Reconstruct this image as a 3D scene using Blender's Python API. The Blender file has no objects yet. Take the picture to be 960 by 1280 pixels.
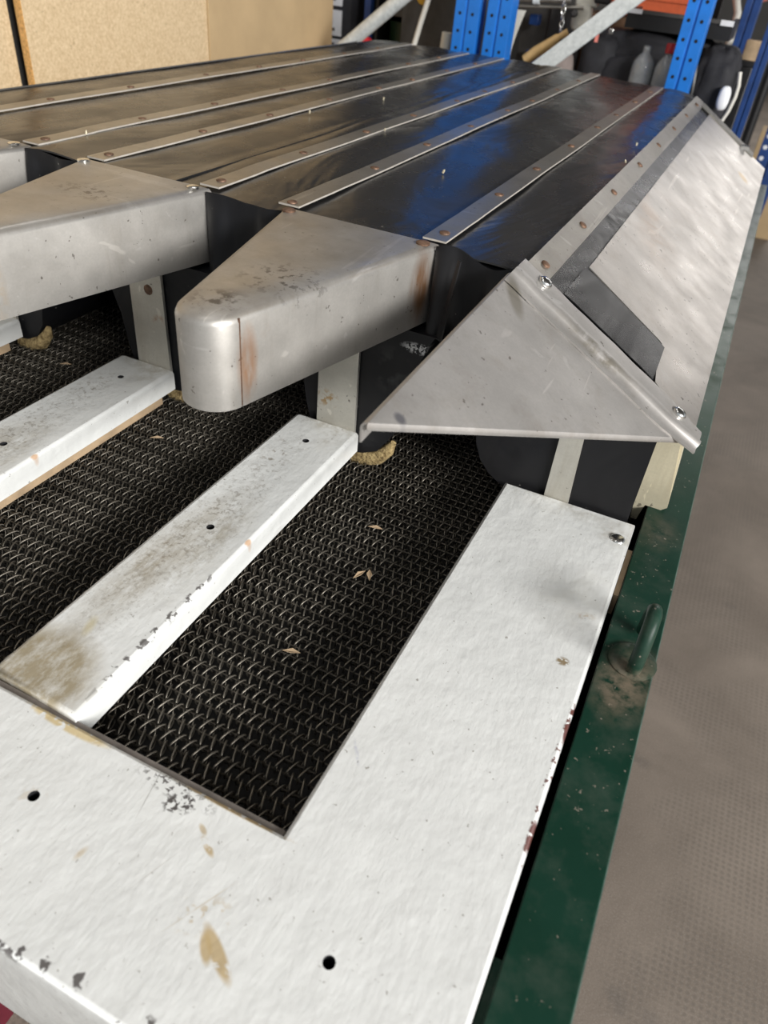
import bpy, math, random
from mathutils import Vector, Matrix, Euler, noise as mnoise
from mathutils.geometry import tessellate_polygon
random.seed(7)
sc = bpy.context.scene
COL = sc.collection
S, ZT = 0.5, 0.85            # one layout unit is half a metre; the white board's top is 0.85 m up


def W(p):
    return Vector((p[0] * S, p[1] * S, p[2] * S + ZT))


# ------------------------------------------------------------------ camera
cam = bpy.data.cameras.new('camera')
cam.sensor_fit = 'HORIZONTAL'
cam.sensor_width = 36.0
cam.lens = 36.0 * 920 / 960
cam.clip_start = 0.02
cam.dof.use_dof = True
cam.dof.focus_distance = 0.80
cam.dof.aperture_fstop = 9.0
yaw, pit, rol = math.radians(-21.56837591), math.radians(38.08633329), math.radians(6.357663)
f_ = Vector((math.sin(yaw) * math.cos(pit), math.cos(yaw) * math.cos(pit), -math.sin(pit)))
r_ = Vector((math.cos(yaw), -math.sin(yaw), 0))
u_ = r_.cross(f_)
r2 = math.cos(rol) * r_ + math.sin(rol) * u_
u2 = -math.sin(rol) * r_ + math.cos(rol) * u_
co = bpy.data.objects.new('camera', cam)
COL.objects.link(co)
M = Matrix((r2, u2, -f_)).transposed().to_4x4()
M.translation = W((0, 0, 1.0))
co.matrix_world = M
sc.camera = co

# ------------------------------------------------------------------ world, lights, exposure
wd = bpy.data.worlds.new('hall_daylight')
wd.use_nodes = True
wd.node_tree.nodes['Background'].inputs[0].default_value = (0.93, 0.97, 1.0, 1)
wd.node_tree.nodes['Background'].inputs[1].default_value = 0.47
sc.world = wd
sc.view_settings.view_transform = 'Standard'
sc.view_settings.look = 'None'
sc.view_settings.gamma = 1.0
sc.view_settings.use_curve_mapping = False
sc.view_settings.exposure = 0.0


def area(name, loc, aim, w, h, power, col=(1, 1, 1)):
    l = bpy.data.lights.new(name, 'AREA')
    l.shape = 'RECTANGLE'
    l.size, l.size_y, l.energy, l.color = w, h, power, col
    o = bpy.data.objects.new(name, l)
    COL.objects.link(o)
    o.location = loc
    o.rotation_euler = (Vector(aim) - Vector(loc)).to_track_quat('-Z', 'Y').to_euler()
    return o


area('doorway_daylight', (4.6, -1.7, 3.1), (-0.4, 0.8, 0.9), 3.2, 1.0, 600, (1.0, 0.985, 0.96))
area('ceiling_lamp', (-0.6, 0.2, 3.3), (-0.6, 0.9, 0.85), 0.5, 1.6, 8, (1.0, 0.97, 0.93))
area('far_gate_daylight', (2.4, 12.5, 2.7), (0.2, 2.0, 1.0), 4.2, 2.6, 75, (1.0, 0.97, 0.94))
area('added_rack_fill', (-1.0, 1.9, 3.2), (-0.4, 2.9, 1.1), 0.4, 1.2, 7, (1.0, 0.97, 0.93))  # unseen fill light, added to brighten the bag and the rack's middle
area('added_far_floor_fill', (0.5, 8.6, 3.3), (0.5, 8.6, 0), 0.8, 2.4, 75, (1.0, 0.97, 0.93))  # unseen light added overhead, placed and powered to brighten the far floor


# ------------------------------------------------------------------ materials
class NT:
    def __init__(self, name):
        self.m = bpy.data.materials.new(name)
        self.m.use_nodes = True
        self.t = self.m.node_tree
        self.b = self.t.nodes['Principled BSDF']
        self.pos = self.t.nodes.new('ShaderNodeNewGeometry').outputs['Position']
        self.h = None

    def n(self, typ, **kw):
        nd = self.t.nodes.new(typ)
        for k, v in kw.items():
            setattr(nd, k, v)
        return nd

    def put(self, sock, v):
        if hasattr(v, 'is_output'):
            self.t.links.new(v, sock)
        else:
            if isinstance(v, (tuple, list)) and len(v) == 3 and sock.type == 'RGBA':
                v = (*v, 1)
            sock.default_value = v

    def noise(self, scale, detail=4, rough=.6, stretch=None, dist=0, offset=None):
        v = self.pos
        if stretch or offset:
            mp = self.n('ShaderNodeMapping')
            self.put(mp.inputs[0], v)
            if stretch:
                mp.inputs['Scale'].default_value = stretch
            if offset:
                mp.inputs['Location'].default_value = offset
            v = mp.outputs[0]
        nd = self.n('ShaderNodeTexNoise')
        self.put(nd.inputs['Vector'], v)
        nd.inputs['Scale'].default_value = scale
        nd.inputs['Detail'].default_value = detail
        nd.inputs['Roughness'].default_value = rough
        nd.inputs['Distortion'].default_value = dist
        return nd.outputs['Fac']

    def ramp(self, v, a, b, lo=0., hi=1.):
        r = self.n('ShaderNodeMapRange')
        r.inputs[1].default_value, r.inputs[2].default_value = a, b
        r.inputs[3].default_value, r.inputs[4].default_value = lo, hi
        self.put(r.inputs[0], v)
        return r.outputs[0]

    def math(self, op, a, b=0.):
        r = self.n('ShaderNodeMath', operation=op)
        self.put(r.inputs[0], a)
        self.put(r.inputs[1], b)
        return r.outputs[0]

    def mix(self, f, a, b):
        r = self.n('ShaderNodeMix', data_type='RGBA')
        self.put(r.inputs[0], f)
        self.put(r.inputs[6], a)
        self.put(r.inputs[7], b)
        return r.outputs[2]

    def spot(self, c, rad, ang=0., soft=.6, brk=None, lo=.45, hi=.55):
        """soft-edged ellipsoid mask about the layout point c, broken up by noise"""
        w = W(c)
        s = self.n('ShaderNodeVectorMath', operation='SUBTRACT')
        self.put(s.inputs[0], self.pos)
        s.inputs[1].default_value = w
        mp = self.n('ShaderNodeVectorRotate', rotation_type='Z_AXIS')
        self.put(mp.inputs['Vector'], s.outputs[0])
        mp.inputs['Angle'].default_value = -ang
        d = self.n('ShaderNodeVectorMath', operation='DIVIDE')
        self.put(d.inputs[0], mp.outputs[0])
        d.inputs[1].default_value = (rad[0] * S, rad[1] * S, rad[2] * S)
        ln = self.n('ShaderNodeVectorMath', operation='LENGTH')
        self.put(ln.inputs[0], d.outputs[0])
        f = self.ramp(ln.outputs['Value'], 1., 1. - soft)
        if brk:
            f = self.math('MULTIPLY', f, self.ramp(self.noise(*brk), lo, hi))
        return f

    def bump(self, v, strength=.2, dist=.002):
        b = self.n('ShaderNodeBump')
        b.inputs['Strength'].default_value = strength
        b.inputs['Distance'].default_value = dist
        self.put(b.inputs['Height'], v)
        if self.h is not None:
            self.t.links.new(self.h, b.inputs['Normal'])
        self.h = b.outputs[0]

    def done(self, color, rough=.5, metal=0., **kw):
        self.put(self.b.inputs['Base Color'], color)
        self.put(self.b.inputs['Roughness'], rough)
        self.put(self.b.inputs['Metallic'], metal)
        for k, v in kw.items():
            self.put(self.b.inputs[k.replace('_', ' ')], v)
        if self.h is not None:
            self.t.links.new(self.h, self.b.inputs['Normal'])
        return self.m


def simple(name, c, rough=.5, metal=0., var=.15, scale=40, bump=0., bscale=200, **kw):
    t = NT(name)
    f = t.ramp(t.noise(scale), .3, .7)
    col = t.mix(f, tuple(x * (1 - var) for x in c), tuple(min(1, x * (1 + var)) for x in c))
    if bump:
        t.bump(t.noise(bscale), bump, .001)
    return t.done(col, rough, metal, **kw)


MT = {}


def white_paint(name, base=(.72, .73, .715), spots=()):
    t = NT(name)
    c = t.mix(t.ramp(t.noise(9, 5), .35, .7), tuple(x * .95 for x in base), tuple(min(1, x * 1.04) for x in base))
    # fine pits and scratches in the paint
    pit = t.math('MAXIMUM', t.ramp(t.noise(230, 2), .715, .74), t.math('MULTIPLY', t.ramp(t.noise(95, 3), .73, .75), .8))
    c = t.mix(t.math('MULTIPLY', pit, .75), c, (.22, .2, .17))
    scr = t.ramp(t.noise(60, 2, .5, (1, .05, 1), .6), .735, .76)
    c = t.mix(t.math('MULTIPLY', scr, .35), c, (.45, .44, .43))
    for (f, col, k) in [(s(t), cc, kk) for s, cc, kk in spots]:
        c = t.mix(t.math('MULTIPLY', f, k), c, col)
    t.bump(t.noise(38, 3, .5), .45, .003)
    t.bump(t.noise(160, 3, .6, (1, .35, 1)), .35, .0012)
    t.bump(pit, -.5, .001)
    return t.done(c, t.ramp(t.noise(25, 3), .3, .7, .34, .5), 0., Coat_Weight=.15, Coat_Roughness=.25)


TAN, DARK, GRIME = (.46, .34, .17), (.05, .04, .038), (.3, .26, .185)
BR = (55, 3, .6)
board_spots = [
    (lambda t: t.spot((-.479, .423, 0), (.0009, .057, .05), .212, .4), (.25, .24, .22), .6),
    (lambda t: t.spot((-.32, .322, 0), (.0012, .06, .05), 2.68, .5, (60, 3), .4, .5), (.5, .42, .3), .6),
    (lambda t: t.spot((-.401, .33, 0), (.0008, .05, .05), 2.79, .5, (60, 3), .35, .45), (.35, .32, .28), .5),
    (lambda t: t.spot((-.246, .62, 0), (.004, .03, .05), .6, .8, (120, 3), .45, .6), (.36, .37, .5), .55),
    (lambda t: t.spot((-.268, .287, 0), (.0105, .045, .05), .98, .35, (70, 4, .7), .36, .42), TAN, .9),
    (lambda t: t.spot((-.284, .286, 0), (.009, .024, .05), .7, .4, (90, 4, .7), .40, .46), TAN, .9),
    (lambda t: t.spot((-.31, .315, 0), (.05, .03, .05), .5, .8, (120, 2), .55, .6), TAN, .6),
    (lambda t: t.spot((-.358, .391, 0), (.006, .020, .05), 1.04, .4, (90, 3), .36, .42), TAN, .85),
    (lambda t: t.spot((-.378, .408, 0), (.005, .012, .05), 1.04, .5), TAN, .7),
    (lambda t: t.spot((-.5, .305, 0), (.006, .014, .05), -.2, .7), TAN, .55),
    (lambda t: t.spot((-.36, .452, 0), (.11, .006, .05), 0, .4, (150, 2), .42, .5), TAN, .95),
    (lambda t: t.spot((-.66, .449, 0), (.09, .013, .05), -.02, .3, (90, 2), .36, .42), (.62, .5, .28), .95),
    (lambda t: t.spot((-.45, .440, 0), (.08, .018, .05), -.05, .5, (230, 3), .54, .56), DARK, .9),
    (lambda t: t.spot((-.43, .424, 0), (.03, .02, .05), .5, .4, (200, 3), .52, .54), DARK, .95),
    (lambda t: t.spot((-.42, .185, 0), (.26, .018, .03), 0, .3, (75, 3), .57, .6), DARK, .9),
    (lambda t: t.spot((-.62, .335, 0), (.03, .02, .05), .6, .7, (120, 2), .5, .6), (.5, .43, .33), .5),
    (lambda t: t.spot((.038, .62, 0), (.008, .03, .05), 0, .3, (110, 2), .4, .45), (.1, .025, .02), .95),
    (lambda t: t.spot((.039, .84, 0), (.007, .05, .05), 0, .3, (140, 2), .45, .5), (.1, .025, .02), .95),
    (lambda t: t.spot((.036, .72, 0), (.007, .2, .05), 0, .3, (160, 2), .56, .6), (.12, .04, .03), .9),
    (lambda t: t.spot((-.006, .966, 0), (.014, .012, .03), .4, .4, (160, 2), .4, .5), (.22, .15, .06), .9),
    (lambda t: t.spot((.005, 1.1, 0), (.025, .012, .03), .4, .8, (140, 2), .45, .6), (.4, .3, .18), .6),
    (lambda t: t.spot((-.1, 1.43, 0), (.3, .05, .05), 0, .9, (60, 4), .4, .7), GRIME, .55),
    (lambda t: t.spot((.01, 1.38, 0), (.06, .04, .05), 0, .8, (80, 4), .45, .6), GRIME, .5),
    (lambda t: t.spot((-.03, 1.15, 0), (.11, .16, .05), 0, .9, (30, 3), .35, .75), (.5, .47, .38), .35),
]
MT['white_board'] = white_paint('white_painted_board', spots=board_spots)


def slat_spots(cx, k=1., near=True):
    o = [
        (lambda t: t.spot((cx - .035, .80, 0), (.06, .28, .05), .02, .8, (70, 6, .8, (1, .3, 1)), .30, .6), (.27, .225, .15), .9 * k),
        (lambda t: t.spot((cx + .02, .92, 0), (.07, .25, .05), .1, .8, (90, 6, .8, (1, .4, 1)), .36, .66), GRIME, .75 * k),
        (lambda t: t.spot((cx - .02, .95, 0), (.1, .5, .05), 0, .9, (210, 4, .7), .52, .62), (.16, .13, .09), .6 * k),
        (lambda t: t.spot((cx + .01, 1.44, 0), (.1, .05, .05), 0, .8, (70, 4), .35, .65), GRIME, .75 * k),
        (lambda t: t.spot((cx + .05, 1.4, 0), (.05, .1, .05), 0, .8, (70, 4), .4, .7), GRIME, .5 * k),
        (lambda t: t.spot((cx - .03, 1.25, 0), (.05, .12, .05), 0, .8, (120, 3), .56, .6), (.2, .16, .11), .6 * k),
        (lambda t: t.spot((cx + .085, .68, 0), (.009, .22, .03), 0, .4, (80, 3), .52, .56), DARK, .85 * k),
        (lambda t: t.spot((cx + .088, .95, -.01), (.006, .012, .03), 0, .4), (.5, .25, .08), .7 * k),
    ]
    if near:
        o += [(lambda t: t.spot((cx - .025, .50, 0), (.125, .115, .05), -.2, .4, (60, 6, .8, (1, .45, 1)), .2, .55), (.30, .25, .16), .95),
              (lambda t: t.spot((cx - .02, .62, 0), (.012, .03, .05), .3, .7), (.5, .42, .2), .5)]
    return o


SX = (-.754, -1.328, -1.893)
MT['slats'] = [white_paint('white_painted_slat_%d' % i, spots=slat_spots(c, (1, 1, .6)[i], i < 1)) for i, c in enumerate(SX)]

# bare brushed steel
def steel(name, base=(.50, .49, .465), lo=.26, hi=.42, spots=(), metal=.62, stretch=(1, 1, .15), wav=.12):
    t = NT(name)
    c = t.mix(t.ramp(t.noise(14, 5), .35, .68), tuple(x * .88 for x in base), tuple(x * 1.06 for x in base))
    blot = t.ramp(t.noise(7, 4, .6, None, .8), .56, .68)
    c = t.mix(t.math('MULTIPLY', blot, .16), c, (.25, .23, .2))
    fleck = t.ramp(t.noise(120, 2), .70, .73)
    c = t.mix(t.math('MULTIPLY', fleck, .8), c, (.1, .085, .07))
    scr = t.ramp(t.noise(50, 2, .5, (.06, 1, 1), .5), .7, .74)
    c = t.mix(t.math('MULTIPLY', scr, .3), c, (.7, .69, .67))
    streak = t.ramp(t.noise(22, 6, .75, (.25, 1, 1), .3), .42, .72)
    c = t.mix(t.math('MULTIPLY', streak, .28), c, tuple(x * .55 for x in base))
    fine = t.ramp(t.noise(420, 2, .5), .35, .7)
    c = t.mix(t.math('MULTIPLY', fine, .15), c, tuple(x * .6 for x in base))
    drip = t.ramp(t.noise(30, 5, .75, (1, 1, .12), .2), .52, .70)
    c = t.mix(t.math('MULTIPLY', drip, .30), c, tuple(x * v for x, v in zip(base, (.62, .56, .48))))
    hair = t.ramp(t.noise(70, 2, .5, (1, .08, .5), .8), .69, .72)
    c = t.mix(t.math('MULTIPLY', hair, .35), c, tuple(min(1, x * 1.5) for x in base))
    blk = t.ramp(t.noise(75, 4, .7), .685, .71)
    c = t.mix(t.math('MULTIPLY', blk, .7), c, (.07, .058, .045))
    mt = metal
    for s, cc, kk in spots:
        f = t.math('MULTIPLY', s(t), kk)
        c = t.mix(f, c, cc)
    t.bump(t.noise(12, 2, .5), wav, .004)
    t.bump(t.noise(300, 3, .6, stretch), .10, .0004)
    return t.done(c, t.ramp(t.noise(18, 4), .3, .7, lo, hi), mt)


RUST = (.30, .13, .045)
FX = (-.733, -1.328, -1.89)
nose_spots = [
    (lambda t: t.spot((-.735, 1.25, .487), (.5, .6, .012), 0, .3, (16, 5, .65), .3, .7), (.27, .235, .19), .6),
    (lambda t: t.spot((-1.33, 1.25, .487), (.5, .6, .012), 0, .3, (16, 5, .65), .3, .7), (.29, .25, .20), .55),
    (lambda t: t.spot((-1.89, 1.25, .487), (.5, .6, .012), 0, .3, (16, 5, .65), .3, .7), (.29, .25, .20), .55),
    (lambda t: t.spot((-.66, .97, .39), (.026, .03, .09), 0, .6, (60, 3, .6, (1, 1, .3)), .33, .55), (.36, .17, .07), .8),
    (lambda t: t.spot((-.645, 1.01, .44), (.02, .02, .02), 0, .8, (60, 3), .4, .6), RUST, .45),
    (lambda t: t.spot((-.55, 1.46, .40), (.03, .05, .1), 0, .6, (40, 3, .6, (1, 1, .3)), .3, .55), (.2, .09, .03), .9),
    (lambda t: t.spot((-.7, 1.13, .475), (.10, .10, .03), .3, .6, (95, 4, .7), .55, .58), (.06, .05, .04), .85),
    (lambda t: t.spot((-.735, .985, .485), (.06, .06, .03), 0, .6, (45, 4, .7), .47, .56), (.1, .085, .07), .85),
    (lambda t: t.spot((-.56, 1.3, .455), (.03, .1, .02), -.3, .8, (60, 3), .45, .6), (.32, .24, .15), .5),
    (lambda t: t.spot((-.70, 1.4, .475), (.03, .02, .02), 0, .8, (60, 3), .35, .6), (.14, .12, .09), .7),
    (lambda t: t.spot((-1.32, 1.30, .485), (.12, .06, .03), 0, .6, (75, 4, .7), .53, .56), (.11, .09, .07), .7),
    (lambda t: t.spot((-1.42, 1.27, .485), (.13, .06, .03), .4, .3, (9, 3), .4, .45), (.36, .33, .29), .35),
    (lambda t: t.spot((-1.25, .97, .38), (.03, .03, .1), 0, .6, (110, 3), .4, .6), (.45, .35, .24), .7),
]
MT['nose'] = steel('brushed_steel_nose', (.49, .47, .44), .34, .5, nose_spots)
MT['strip'] = steel('steel_strip', (.37, .345, .305), .3, .42, wav=.08, metal=.8)
MT['bevel'] = steel('steel_side_plate', (.64, .60, .56), .26, .38, [
    (lambda t: t.spot((-.2, 2.4, .39), (.09, .4, .2), .3, .9, (14, 4, .6, (1, .5, 1), 1.), .45, .6), (.5, .36, .26), .5),
    (lambda t: t.spot((0, 3.9, .27), (.03, .06, .2), .3, .5), (.5, .33, .1), .7)], wav=.22, metal=.85)
MT['corner'] = steel('steel_corner_plate', (.46, .44, .42), .4, .55, [
    (lambda t: t.spot((-.325, 1.39, .46), (.02, .07, .1), .55, .5), (.2, .18, .14), .7),
    (lambda t: t.spot((-.15, 1.45, .36), (.10, .03, .1), 0, .7, (60, 4, .7), .38, .6), (.17, .15, .11), .75),
    (lambda t: t.spot((-.335, .87, .455), (.012, .012, .1), 0, .5), (.12, .12, .14), .8)])
MT['dull'] = steel('dull_dark_steel', (.24, .23, .205), .4, .55)
MT['rivet'] = simple('rusty_rivet', (.17, .10, .065), .55, .5, .5, 150, .4)
MT['bright'] = simple('bright_zinc_screw', (.72, .72, .70), .22, 1., .1, 80)
MT['pale_steel'] = steel('pale_steel_strip', (.62, .6, .54), .4, .55, [
    (lambda t: t.spot((-.76, 1.45, .07), (.04, .03, .03), 0, .6, (90, 3), .5, .56), (.4, .24, .08), .8),
    (lambda t: t.spot((-1.27, 1.45, .14), (.03, .03, .02), 0, .6, (90, 3), .45, .6), (.4, .22, .12), .6)], metal=.75)
MT['cream'] = steel('cream_stained_side_plate', (.66, .60, .44), .45, .6, metal=.35)


def tarp(name, base=(.014, .0145, .016), rough=(.2, .34), dust=.2, spec=.42):
    t = NT(name)
    d = t.ramp(t.noise(5, 5, .6, (1, .5, 1)), .4, .75)
    c = t.mix(t.math('MULTIPLY', d, dust), base, (.085, .075, .062))
    spk = t.ramp(t.noise(140, 2), .74, .77)
    c = t.mix(t.math('MULTIPLY', spk, .6), c, (.3, .28, .25))
    w = t.n('ShaderNodeTexWave', wave_type='BANDS', bands_direction='DIAGONAL')
    t.put(w.inputs['Vector'], t.pos)
    if name == 'black_rubber_curtain':
        c = t.mix(t.spot((-.535, 1.458, .262), (.05, .05, .016), 0, .5, (260, 4), .5, .54), c, (.5, .5, .5))
        c = t.mix(t.math('MULTIPLY', t.spot((-.6, 1.458, .19), (.06, .05, .07), 0, .9, (30, 3), .5, .6), .1), c, (.4, .4, .4))
    w.inputs['Scale'].default_value = 260
    t.bump(t.noise(6, 3, .5, (1, .4, 1), 1.2), .6, .012)
    t.bump(w.outputs['Fac'], .05, .0004)
    return t.done(c, t.ramp(t.noise(11, 4), .3, .7, *rough), 0., Specular_IOR_Level=spec)


MT['tarp'] = tarp('black_coated_tarpaulin')
MT['rubber'] = tarp('black_rubber_curtain', (.0065, .007, .009), (.42, .56), .1, .28)
t = NT('dark_woven_wire')
MT['wire'] = t.done(t.mix(t.ramp(t.noise(16, 4), .35, .7), (.11, .10, .083), (.26, .237, .20)), .45, .85)
MT['rod'] = simple('dark_cross_rod', (.12, .105, .085), .5, .8, .3, 60)
MT['lit_edge'] = simple('strip_edge_painted_light', (.60, .56, .50), .45, .3, .1, 60)  # strip rims made paler: the light they catch is put into the colour
MT['edge'] = simple('dull_grey_edge', (.16, .14, .125), .6, 0., .3, 60)
MT['pit'] = simple('dark_under_tray', (.008, .0075, .007), .8, 0., .3, 20)
MT['batten'] = simple('raw_wood_batten', (.40, .29, .18), .75, 0., .25, 30, .3)
t = NT('burlap_edging')
MT['burlap'] = (t.bump(t.noise(300, 3), .9, .003), t.done(t.mix(t.ramp(t.noise(140, 4), .35, .65), (.13, .085, .03), (.48, .36, .17)), .9))[1]
t = NT('green_gloss_paint')
c = t.mix(t.ramp(t.noise(10, 4), .3, .7), (.0055, .027, .0165), (.009, .038, .025))
dust = t.ramp(t.noise(26, 6, .7), .46, .72)
c = t.mix(t.math('MULTIPLY', dust, .10), c, (.2, .19, .16))
c = t.mix(t.math('MULTIPLY', t.ramp(t.noise(170, 2), .68, .72), .6), c, (.27, .23, .19))
for q, k in (((.10, .95, 0), .75), ((.11, 1.0, 0), .6), ((.09, 1.45, 0), .3)):
    c = t.mix(t.math('MULTIPLY', t.spot(q, (.06, .09, .03), 0, .8, (60, 5, .7), .35, .6), k), c, (.19, .15, .11))
t.bump(t.noise(60, 3), .12, .001)
MT['green'] = t.done(c, t.ramp(dust, 0, 1, .32, .5), 0., Specular_IOR_Level=.2)
MT['green_edge'] = simple('worn_green_edge', (.12, .17, .145), .45, .2, .4, 60)
MT['blue'] = simple('blue_rack_paint', (.012, .165, .60), .4, 0., .12, 20, .05)
MT['dark_blue'] = simple('dark_blue_rack_paint', (.012, .045, .17), .4, 0., .2, 20)
MT['hole'] = simple('dark_hole', (.006, .006, .008), .9)
t = NT('chipboard')
fl = t.noise(150, 5, .7)
c = t.mix(t.ramp(fl, .3, .7), (.50, .36, .20), (.76, .60, .39))
c = t.mix(t.math('MULTIPLY', t.ramp(t.noise(90, 2), .68, .74), .5), c, (.24, .15, .07))
t.bump(fl, .1, .001)
MT['chip'] = t.done(c, .7)
MT['card'] = simple('brown_cardboard', (.50, .36, .2), .8, 0., .08, 8, .1, 20)
MT['chip_edge'] = simple('chipboard_sawn_edge', (.62, .36, .13), .8, 0., .4, 160, .4)
t = NT('workshop_concrete')
c = t.mix(t.ramp(t.noise(2.2, 6, .65, None, .4), .3, .72), (.142, .115, .092), (.255, .212, .174))
c = t.mix(t.math('MULTIPLY', t.ramp(t.noise(5, 4, .6), .60, .72), .55), c, (.09, .08, .072))
c = t.mix(t.math('MULTIPLY', t.ramp(t.noise(330, 3, .7), .5, .75), .35), c, (.36, .33, .3))
c = t.mix(t.math('MULTIPLY', t.ramp(t.noise(90, 2), .72, .76), .5), c, (.06, .05, .045))
vor = t.n('ShaderNodeTexVoronoi', feature='F1')
vor.inputs['Scale'].default_value = 85
vor.inputs['Randomness'].default_value = .12
t.put(vor.inputs['Vector'], t.pos)
dm = t.math('MULTIPLY', t.ramp(vor.outputs['Distance'], .45, .2), t.ramp(t.noise(3.2, 3), .44, .58))
c = t.mix(t.math('MULTIPLY', dm, .45), c, (.1, .088, .075))
t.bump(t.noise(200, 4), .3, .002)
t.bump(dm, -.4, .002)
MT['floor'] = t.done(c, .72)
MT['wall'] = simple('dark_grey_plaster', (.10, .095, .09), .85, 0., .08, 4)
MT['ceiling'] = simple('dark_roof_sheet', (.10, .095, .09), .8, 0., .1, 3)
MT['galv'] = (lambda t: t.done(t.mix(t.ramp(t.noise(60, 3, .7), .35, .65), (.56, .60, .61), (.74, .78, .79)), .5, .25))(NT('galvanised_steel'))
MT['cloth'] = simple('black_nylon_cloth', (.018, .018, .022), .75, 0., .3, 25, .4, 60)
MT['black'] = simple('black_plastic', (.012, .012, .013), .4)
MT['grey_dark'] = simple('dark_grey_board', (.055, .052, .05), .6)
MT['label'] = simple('white_paper_label', (.68, .69, .72), .6, 0., .05)
MT['orange'] = simple('orange_plastic', (.46, .085, .028), .5, 0., .12, 60, .2)
MT['brown'] = simple('brown_box', (.16, .085, .045), .7)
MT['wood'] = simple('pale_wood', (.62, .40, .16), .55, 0., .15, 30)
MT['grey_cloth'] = simple('grey_brown_cloth', (.22, .18, .165), .85, 0., .15, 12, .3, 30)
MT['cream_cast'] = simple('cream_machine_paint', (.52, .5, .43), .45)
MT['cream_pl'] = simple('cream_plastic', (.68, .66, .6), .5, 0., .05)
MT['white_pl'] = simple('white_plastic', (.85, .86, .88), .4, 0., .03)
MT['red'] = simple('red_plastic', (.5, .02, .03), .4)
MT['pink'] = simple('salmon_fabric', (.75, .24, .2), .7)
MT['yellow'] = simple('ochre_paint', (.45, .25, .02), .5)
MT['maroon'] = simple('maroon_plastic', (.11, .008, .02), .45)
t = NT('clear_bottle_plastic')
MT['pet'] = t.done((.92, .95, .97), .07, 0., Transmission_Weight=.84, IOR=1.42)


# ------------------------------------------------------------------ mesh helpers
class MB:
    def __init__(self):
        self.v, self.f, self.mi = [], [], []

    def add(self, vs, fs, mi=0):
        k = len(self.v)
        self.v += [Vector(x) for x in vs]
        self.f += [tuple(i + k for i in q) for q in fs]
        self.mi += [mi] * len(fs)
        return self

    def box(self, x0, x1, y0, y1, z0, z1, mi=0):
        vs = [(x, y, z) for z in (z0, z1) for y in (y0, y1) for x in (x0, x1)]
        return self.add(vs, [(0, 2, 3, 1), (4, 5, 7, 6), (0, 1, 5, 4), (2, 6, 7, 3), (0, 4, 6, 2), (1, 3, 7, 5)], mi)

    def prism(self, poly, axis, a, b, mi=0):
        """poly in the two other axes, extruded along axis from a to b"""
        def p3(q, t):
            return (t, q[0], q[1]) if axis == 0 else (q[0], t, q[1]) if axis == 1 else (q[0], q[1], t)
        n = len(poly)
        vs = [p3(q, a) for q in poly] + [p3(q, b) for q in poly]
        tri = tessellate_polygon([[Vector((q[0], q[1], 0)) for q in poly]])
        fs = [tuple(x) for x in tri] + [tuple(i + n for i in x[::-1]) for x in tri]
        fs += [(i, (i + 1) % n, (i + 1) % n + n, i + n) for i in range(n)]
        return self.add(vs, fs, mi)

    def tube(self, path, r, seg=8, closed=False, caps=True, mi=0):
        path = [Vector(p) for p in path]
        n = len(path)
        vs = []
        up = None
        for i, p in enumerate(path):
            a = path[(i - 1) % n] if closed or i else p
            b = path[(i + 1) % n] if closed or i < n - 1 else p
            d = (b - a).normalized()
            if up is None:
                up = Vector((0, 0, 1)) if abs(d.z) < .9 else Vector((1, 0, 0))
            s = d.cross(up).normalized()
            up = s.cross(d).normalized()
            rr = r[i] if isinstance(r, (list, tuple)) else r
            for k in range(seg):
                an = 2 * math.pi * k / seg
                vs.append(p + (s * math.cos(an) + up * math.sin(an)) * rr)
        fs = []
        for i in range(n if closed else n - 1):
            j = (i + 1) % n
            fs += [(i * seg + k, i * seg + (k + 1) % seg, j * seg + (k + 1) % seg, j * seg + k) for k in range(seg)]
        if caps and not closed:
            fs += [tuple(range(seg))[::-1], tuple((n - 1) * seg + k for k in range(seg))]
        return self.add(vs, fs, mi)

    def lathe(self, c, prof, seg=16, axis=Vector((0, 0, 1)), mi=0):
        axis = Vector(axis).normalized()
        q = Vector((0, 0, 1)).rotation_difference(axis)
        vs = []
        for r, z in prof:
            for k in range(seg):
                a = 2 * math.pi * k / seg
                vs.append(Vector(c) + q @ Vector((r * math.cos(a), r * math.sin(a), z)))
        fs = []
        for i in range(len(prof) - 1):
            fs += [(i * seg + k, i * seg + (k + 1) % seg, (i + 1) * seg + (k + 1) % seg, (i + 1) * seg + k) for k in range(seg)]
        fs += [tuple(range(seg))[::-1], tuple((len(prof) - 1) * seg + k for k in range(seg))]
        return self.add(vs, fs, mi)

    def grid(self, fn, nu, nv, mi=0):
        vs = [fn(i / nu, j / nv) for j in range(nv + 1) for i in range(nu + 1)]
        fs = [(j * (nu + 1) + i, j * (nu + 1) + i + 1, (j + 1) * (nu + 1) + i + 1, (j + 1) * (nu + 1) + i) for j in range(nv) for i in range(nu)]
        return self.add(vs, fs, mi)


def empty(name, loc, label, cat, group=None):
    o = bpy.data.objects.new(name, None)
    COL.objects.link(o)
    o.location = W(loc)
    o.empty_display_size = .05
    tag(o, label, cat, group)
    return o


def tag(o, label, cat, group=None):
    o['label'], o['category'] = label, cat
    if group:
        o['group'] = group
    return o


ORIG = {}


def origin(o):
    return ORIG.get(o.name, W((0, 0, 0)) * 0 + o.location)


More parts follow.
